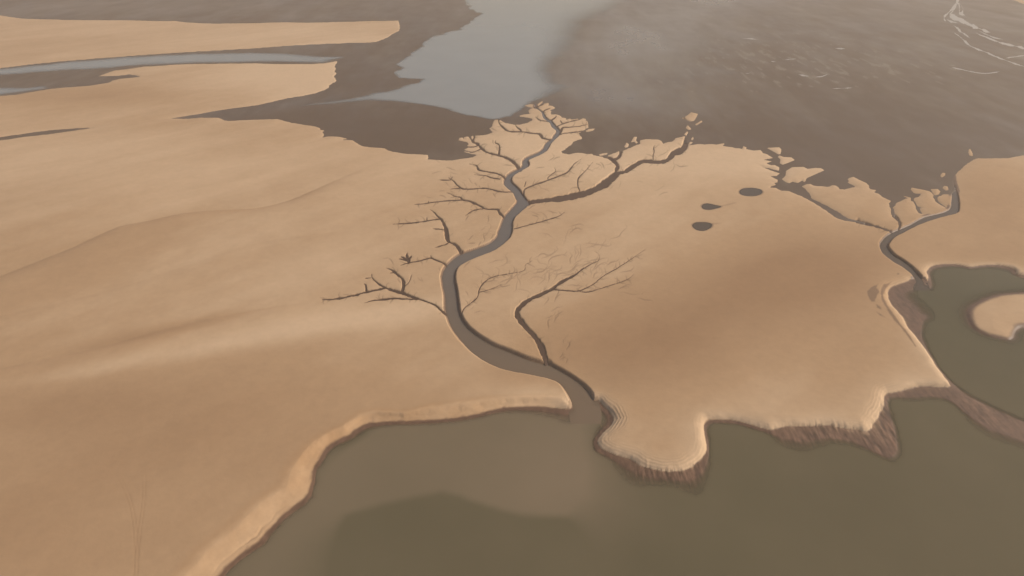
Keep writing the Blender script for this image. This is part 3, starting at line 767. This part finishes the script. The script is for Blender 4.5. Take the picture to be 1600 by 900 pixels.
M_SAND = sand_material()
M_MUD = mud_material("mud")
M_RILL = mud_material("rill_mud", False, (0.078, 0.044, 0.027), 0.7)
M_LAGOON = water_material("lagoon_water", (0.124, 0.103, 0.062), (0.205, 0.156, 0.102), k=4.5, rough=0.15, spec=0.09)
M_CREEK = water_material("creek_water", (0.132, 0.115, 0.100), (0.175, 0.125, 0.082), k=6.0, rough=0.15, spec=0.35)
M_CREEK_BROWN = water_material("creek_water_brown", (0.095, 0.070, 0.050), (0.100, 0.080, 0.055), k=6.0, rough=0.2, spec=0.2)
M_POOL = water_material("pool_water", (0.082, 0.062, 0.043), k=8.0, rough=0.2, spec=0.25)
M_RIVER = water_material("river_water", (0.240, 0.238, 0.218), k=1.0, rough=0.12, ripple=0.03, spec=0.7)
M_RIVULET = water_material("rivulet_water", (0.36, 0.325, 0.285), rough=0.3, opaque=True, ripple=0.03)

CO = np.stack([X, Y, hgt], -1).reshape(-1, 3)
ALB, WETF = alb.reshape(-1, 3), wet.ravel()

# ------------------------------------------------------------------ setting: base ground, sand, mud, water
S = 30000.0
me = bpy.data.meshes.new("ground")
me.from_pydata([(-S, -S, -7), (S, -S, -7), (S, S, -7), (-S, S, -7)], [], [(0, 1, 2, 3)])
at = me.attributes.new("albedo", 'FLOAT_COLOR', 'POINT')
at.data.foreach_set("color", [0.42, 0.29, 0.18, 1] * 4)
link("ground", me, M_SAND, "structure")

top = qmax(hgt)
claimed = np.zeros(len(QUADS), bool)
islet_sets = []
for D, (o, lab) in zip(D_isl, MUD_ISLETS):
    pick = (qmin(D) < 2.5 + 0.3 * sample(EDGE_FADE, pts(o)[:, 0].mean(), pts(o)[:, 1].mean())) & (qmin(D_main) > -0.5) & ~claimed & (top > -0.7)
    claimed |= pick
    islet_sets.append((pick, lab))
pick_li = (qmin(D_li) < 6.0) & (qmin(Dd) < 0)
pick_li &= ~claimed
claimed |= pick_li
pick_bar = (qmin(D_bar) < 6.0) & ~claimed & (top > -1.0)
claimed |= pick_bar
pick_corner = (qmin(D_corner) < 6.0) & ~claimed & (top > -1.0)
claimed |= pick_corner
near_water = (qmin(Dd) < 3) | (qmin(D_cm) < 3) | (qmin(D_cr) < 3)
pick_main = ~claimed & ((top > -0.9) | near_water)
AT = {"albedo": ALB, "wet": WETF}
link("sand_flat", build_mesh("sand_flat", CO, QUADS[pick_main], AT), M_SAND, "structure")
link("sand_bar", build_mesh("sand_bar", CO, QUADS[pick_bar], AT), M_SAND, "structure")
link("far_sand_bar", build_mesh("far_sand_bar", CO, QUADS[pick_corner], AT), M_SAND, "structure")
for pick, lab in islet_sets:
    if pick.any():
        link("sand_islet", build_mesh("sand_islet", CO, QUADS[pick], AT), M_SAND, None, lab, "sand islet", "sand islets on the dark mud")
link("sand_islet", build_mesh("sand_islet", CO, QUADS[pick_li], AT), M_SAND, None, "rounded sand islet with wet brown rim standing in the olive lagoon", "sand islet")

# mud: level sheet that dives under the sand
wm = 0.30 + 0.22 * noise(X, Y, 60, 101, 3) + 0.10 * noise(X, Y, 15, 103, 3)
wm += 0.55 * swell(1000, 70, 150, 60, -0.3) + 0.40 * swell(950, 150, 110, 28) + 0.25 * swell(1120, 170, 120, 22) + 0.35 * swell(1060, 0, 200, 14)
wm += 0.35 * swell(480, 160, 90, 10, -0.1) + 0.15 * smooth(120, 0, V) - 0.25 * swell(1350, 170, 260, 60) - 0.2 * swell(600, 205, 160, 26) - 0.15 * swell(1400, 290, 120, 40)
wm += 0.30 * noise(X, Y * 0.25, 20, 137, 4, 0.6)
wm = smooth(-0.15, 1.35, wm)
silt = 0.10 + 0.8 * swell(980, 80, 150, 70, -0.2) + 0.35 * swell(1060, 150, 130, 26) + 0.15 * swell(1250, 60, 260, 60) + 0.40 * noise(X, Y * 0.30, 26, 131, 5, 0.65) + 0.16 * noise(0.8 * X - 0.14 * Y, Y * 0.12 + 0.25 * X, 9, 133, 4, 0.6)
silt += 0.5 * np.maximum(noise(0.7 * X - 0.10 * Y, Y * 0.14 + 0.2 * X, 11, 135, 4, 0.6) - 0.12, 0) * smooth(240, 120, V) * smooth(820, 900, U)
silt += 0.25 * swell(200, 12, 260, 12) - 0.25 * swell(1350, 250, 240, 60) - 0.3 * swell(600, 200, 200, 30)
silt -= 0.12 * swell(1300, 50, 260, 60)
fleck = noise(X, Y * 0.22, 3.2, 141, 2) * (0.5 + swell(1180, 95, 190, 45) + 0.5 * swell(1420, 110, 130, 25))
silt += 1.1 * smooth(0.42, 0.75, fleck) + 0.22 * noise(X, Y * 0.3, 6, 143, 3)
silt = np.clip(silt, 0, 1)
D_open = D_sand
mud_z = -0.10 * np.clip(D_open * 0 + np.maximum(-D_open, 0), 0, 6) * 3.0 + 0.012 * noise(X, Y, 12, 107, 3)
mud_z = np.where(D_open < 0, -0.45 * np.minimum(-D_open, 3), mud_z * 1.0)
CO_MUD = np.stack([X, Y, mud_z], -1).reshape(-1, 3)
pick_mud = (qmax(D_open) > -2.5 * 1.0)
link("mudflat", build_mesh("mudflat", CO_MUD, QUADS[pick_mud], {"wet": wm.ravel(), "silt": silt.ravel()}), M_MUD, "structure")

# river sheets on the mud: thin at the margin
def river(name, poly, soft_fn, z, amp):
    D = sdf(X, Y, world_poly(poly), 400.0)
    D = D + amp * EDGE_FADE * noise(X, Y, 16, 111, 4, 0.6) + amp * noise(X * 0.35, Y, 9, 113, 3) * EDGE_FADE
    dep = np.clip(-D, 0, None) / soft_fn * 2.6
    pick = (qmin(D) < 0)
    co = np.stack([X, Y, np.full_like(X, z)], -1).reshape(-1, 3)
    link(name, build_mesh(name, co, QUADS[pick], {"depth": dep.ravel()}), M_RIVER, "structure")
soft = 3.0 + 42.0 * smooth(790, 900, U) * smooth(190, 90, V) + 8.0 * swell(520, 160, 90, 12)
river("river", RIVER, soft, 0.035, 2.2)
river("side_river", SIDE_RIVER, np.full_like(X, 9.0), 0.036, 1.6)
river("side_river_pool", SIDE_RIVER_LOW, np.full_like(X, 9.0), 0.036, 1.2)

# lagoon surface
DEPTH = WL - hgt
Dp = sdf(X, Y, world_poly(PLUME, WL), 200.0) + 0.8 * noise(X, Y, 9, 121, 3)
sharp = 1.6 + 16 * smooth(880, 960, U) + 10 * smooth(540, 470, U)
turb = smooth(1.0, -1.0, Dp / sharp) * (0.62 + 0.38 * swell(890, 740, 120, 90)) + 0.10 * noise(X, Y, 14, 123, 3)
turb -= 0.27 * smooth(640, 470, V) * smooth(1400, 1450, U)
pick_lag = (qmin(Dw) < 1.5) & (top * 0 + qmin(hgt) < WL)
CO_L = np.stack([X, Y, np.full_like(X, WL)], -1).reshape(-1, 3)
link("lagoon_water", build_mesh("lagoon_water", CO_L, QUADS[pick_lag], {"depth": DEPTH.ravel(), "turbid": np.clip(turb, -0.7, 1).ravel()}), M_LAGOON, "structure")

# ------------------------------------------------------------------ creeks, pools, rills
def creek(D, zc, vend, label, mat):
    pick = (qmin(D) < 1.0) & (qmax(V) < vend)
    co = np.stack([X, Y, zc], -1).reshape(-1, 3)
    dep = np.maximum(zc - hgt, 0)
    link("tidal_creek", build_mesh("tidal_creek", co, QUADS[pick], {"depth": dep.ravel() + 0.25, "turbid": smooth(330, 640, V).ravel()}), mat, None, label, "creek")
creek(D_cm, zc_main + 0.004, 660, "wide winding grey brown creek through the middle of the sand into the lagoon", M_CREEK)
creek(D_cr, zc_right + 0.004, 452, "narrow bending brown creek at the right, entering the lagoon by the islet", M_CREEK_BROWN)

for D, zb, (o, lab) in zip(pool_D, pool_z, POOLS):
    pick = qmin(D) < 0.5
    co = np.stack([X, Y, np.full_like(X, zb)], -1).reshape(-1, 3)
    link("tidal_pool", build_mesh("tidal_pool", co, QUADS[pick], {"depth": 0.12 + np.maximum(zb - hgt, 0).ravel()}), M_POOL, None, lab, "pool", "dark pools on the sand")

for name, label, strips in rill_strips:
    co, fc, nb = [], [], 0
    for bi, (P, zs) in enumerate(strips):
        n = len(P)
        T = np.gradient(P[:, :2], axis=0)
        T /= np.maximum(np.hypot(T[:, 0], T[:, 1]), 1e-6)[:, None]
        N = np.stack([-T[:, 1], T[:, 0]], 1)
        hw = (P[:, 2] / 2 + 0.02)[:, None]
        rows = []
        for s in (-1, 0, 1):
            q = P[:, :2] + N * hw * s
            zz = zs + 0.004 * bi - (0.02 if s == 0 else 0)
            x, y = unproject(q[:, 0], q[:, 1], 0.0)
            rows.append(np.stack([x, y, zz], 1))
        co += rows
        for k in range(n - 1):
            for r in range(2):
                i = nb + r * n + k
                fc.append((i, i + n, i + n + 1, i + 1))
        nb += 3 * n
    co = np.vstack(co)
    nm = "side_creek" if name == "side creek" else "tidal_rill"
    me = build_mesh(nm, co, np.array(fc))
    link(nm, me, M_RILL, None, label, "side creek" if nm == "side_creek" else "rill", None if nm == "side_creek" else "rills cut into the sand")

# braided rivulet shining on the far mud
def ribbon(lines, z):
    co, fc, nb = [], [], 0
    for li, text in enumerate(lines):
        P = chaikin(ctr(text), 2, closed=False)
        L = np.concatenate([[0], np.cumsum(np.hypot(*(P[1:, :2] - P[:-1, :2]).T))])
        n = max(4, int(L[-1] / 1.5))
        q = np.linspace(0, L[-1], n)
        P = np.stack([np.interp(q, L, P[:, k]) for k in range(3)], 1)
        P[:, 2] *= np.clip(1 + 0.5 * np.convolve(rs.randn(n + 4), np.ones(5) / 2.2, 'valid'), 0.25, 2)
        P[:, 0] += 0.6 * np.convolve(rs.randn(n + 4), np.ones(5) / 2.2, 'valid')
        taper = np.minimum(1, np.minimum(np.arange(n), np.arange(n)[::-1]) / 4 + 0.15)
        for s in (-1, 1):
            x, y = unproject(P[:, 0] , P[:, 1] + s * P[:, 2] * taper * 0.62, 0.0)
            co.append(np.stack([x, y, np.full(n, z + 0.003 * li)], 1))
        for k in range(n - 1):
            i = nb + k
            fc.append((i, i + 1, i + n + 1, i + n))
        nb += 2 * n
    return np.vstack(co), np.array(fc)

co, fc = ribbon(["1500 -12 7;1497 0 7;1494 8 6;1486 14 4;1480 22 5;1474 27 5;1478 33 3", "1497 4 4;1502 14 3;1496 20 3;1507 24 1.6", "1484 24 5;1500 31 4;1515 39 3;1530 45 3;1548 51 2.6",
                 "1524 51 1.2;1540 58 1.6;1560 66 2;1580 71 2;1592 73 1.8;1600 77 2;1650 92 2", "1490 40 2;1498 47 4;1508 54 3;1516 60 1.4", "1490 50 2;1502 58 2.2;1511 68 3.6;1522 75 2.4;1550 86 1.6;1575 96 1.6;1600 104 1.6;1650 118 1.5",
                 "1572 91 0.9;1590 88 0.9;1610 86 0.9", "1492 10 3;1489 18 4;1483 24 3;1488 30 2", "1500 22 3;1506 18 2;1503 10 2;1499 4 2", "1478 30 2;1486 34 1.6;1496 36 1.2", "1487 105 0.8;1507 110 0.9;1537 116 0.9;1562 112 0.8", "1528 48 1;1545 56 1.4;1556 60 1;1570 62 0.8"], 0.045)
link("braided_rivulet", build_mesh("braided_rivulet", co, fc), M_RIVULET, None, "pale braided rivulet splitting across the dark far mud in the corner", "rivulet")
PUDDLES = [("1304 75.5 0.8;1312 76 1.4;1321 76.2 0.8", "slim pale puddle on far mud, farthest out of the scattered puddles"), ("1226 93.5 0.8;1234 92.5 1.3;1244 92 0.8", "slim pale puddle on far mud above the brightest puddle"),
           ("1247 116.5 0.8;1255 118.2 1.9;1265 119.2 0.9", "brightest pale puddle among the scattered puddles on the far mud"), ("1272 120.4 0.7;1284 119.8 0.9;1292 116.5 1.1", "hooked pale puddle right of the brightest puddle"),
           ("1300 138.5 0.6;1318 138 1;1331 137.2 0.9", "long low pale puddle on mud, nearest of the scattered puddles"), ("1204 96 0.8;1209 96 1.4;1213 97 0.8", "short pale puddle at the edge of the reddish mud"),
           ("1160 60 0.6;1172 60.4 1;1185 61.8 0.8", "thin pale puddle on mud towards the broad river"), ("1165 114 0.9;1168 115 1.6;1172 114 0.8", "small round pale puddle on mud between river and brown flat")]
for t, lab in PUDDLES:
    co, fc = ribbon([t], 0.03)
    link("puddle", build_mesh("puddle", co, fc), M_RIVULET, None, lab, "puddle", "pale puddles on the far mud")

# ------------------------------------------------------------------ dusty air
bm_v = [(x, y, z) for z in (-9.0, 124.0) for x, y in ((-31000, -31000), (31000, -31000), (31000, 31000), (-31000, 31000))]
me = bpy.data.meshes.new("haze")
me.from_pydata(bm_v, [], [(3, 2, 1, 0), (4, 5, 6, 7), (0, 1, 5, 4), (1, 2, 6, 5), (2, 3, 7, 6), (3, 0, 4, 7)])
m = bpy.data.materials.new("dusty_air")
m.use_nodes = True
n, l = m.node_tree.nodes, m.node_tree.links
n.clear()
out = n.new("ShaderNodeOutputMaterial")
pv = n.new("ShaderNodeVolumePrincipled")
pv.inputs["Color"].default_value = (1.0, 0.87, 0.72, 1)
pv.inputs["Density"].default_value = 0.00031
pv.inputs["Anisotropy"].default_value = 0.2
l.new(pv.outputs[0], out.inputs["Volume"])
link("haze", me, m, "stuff")
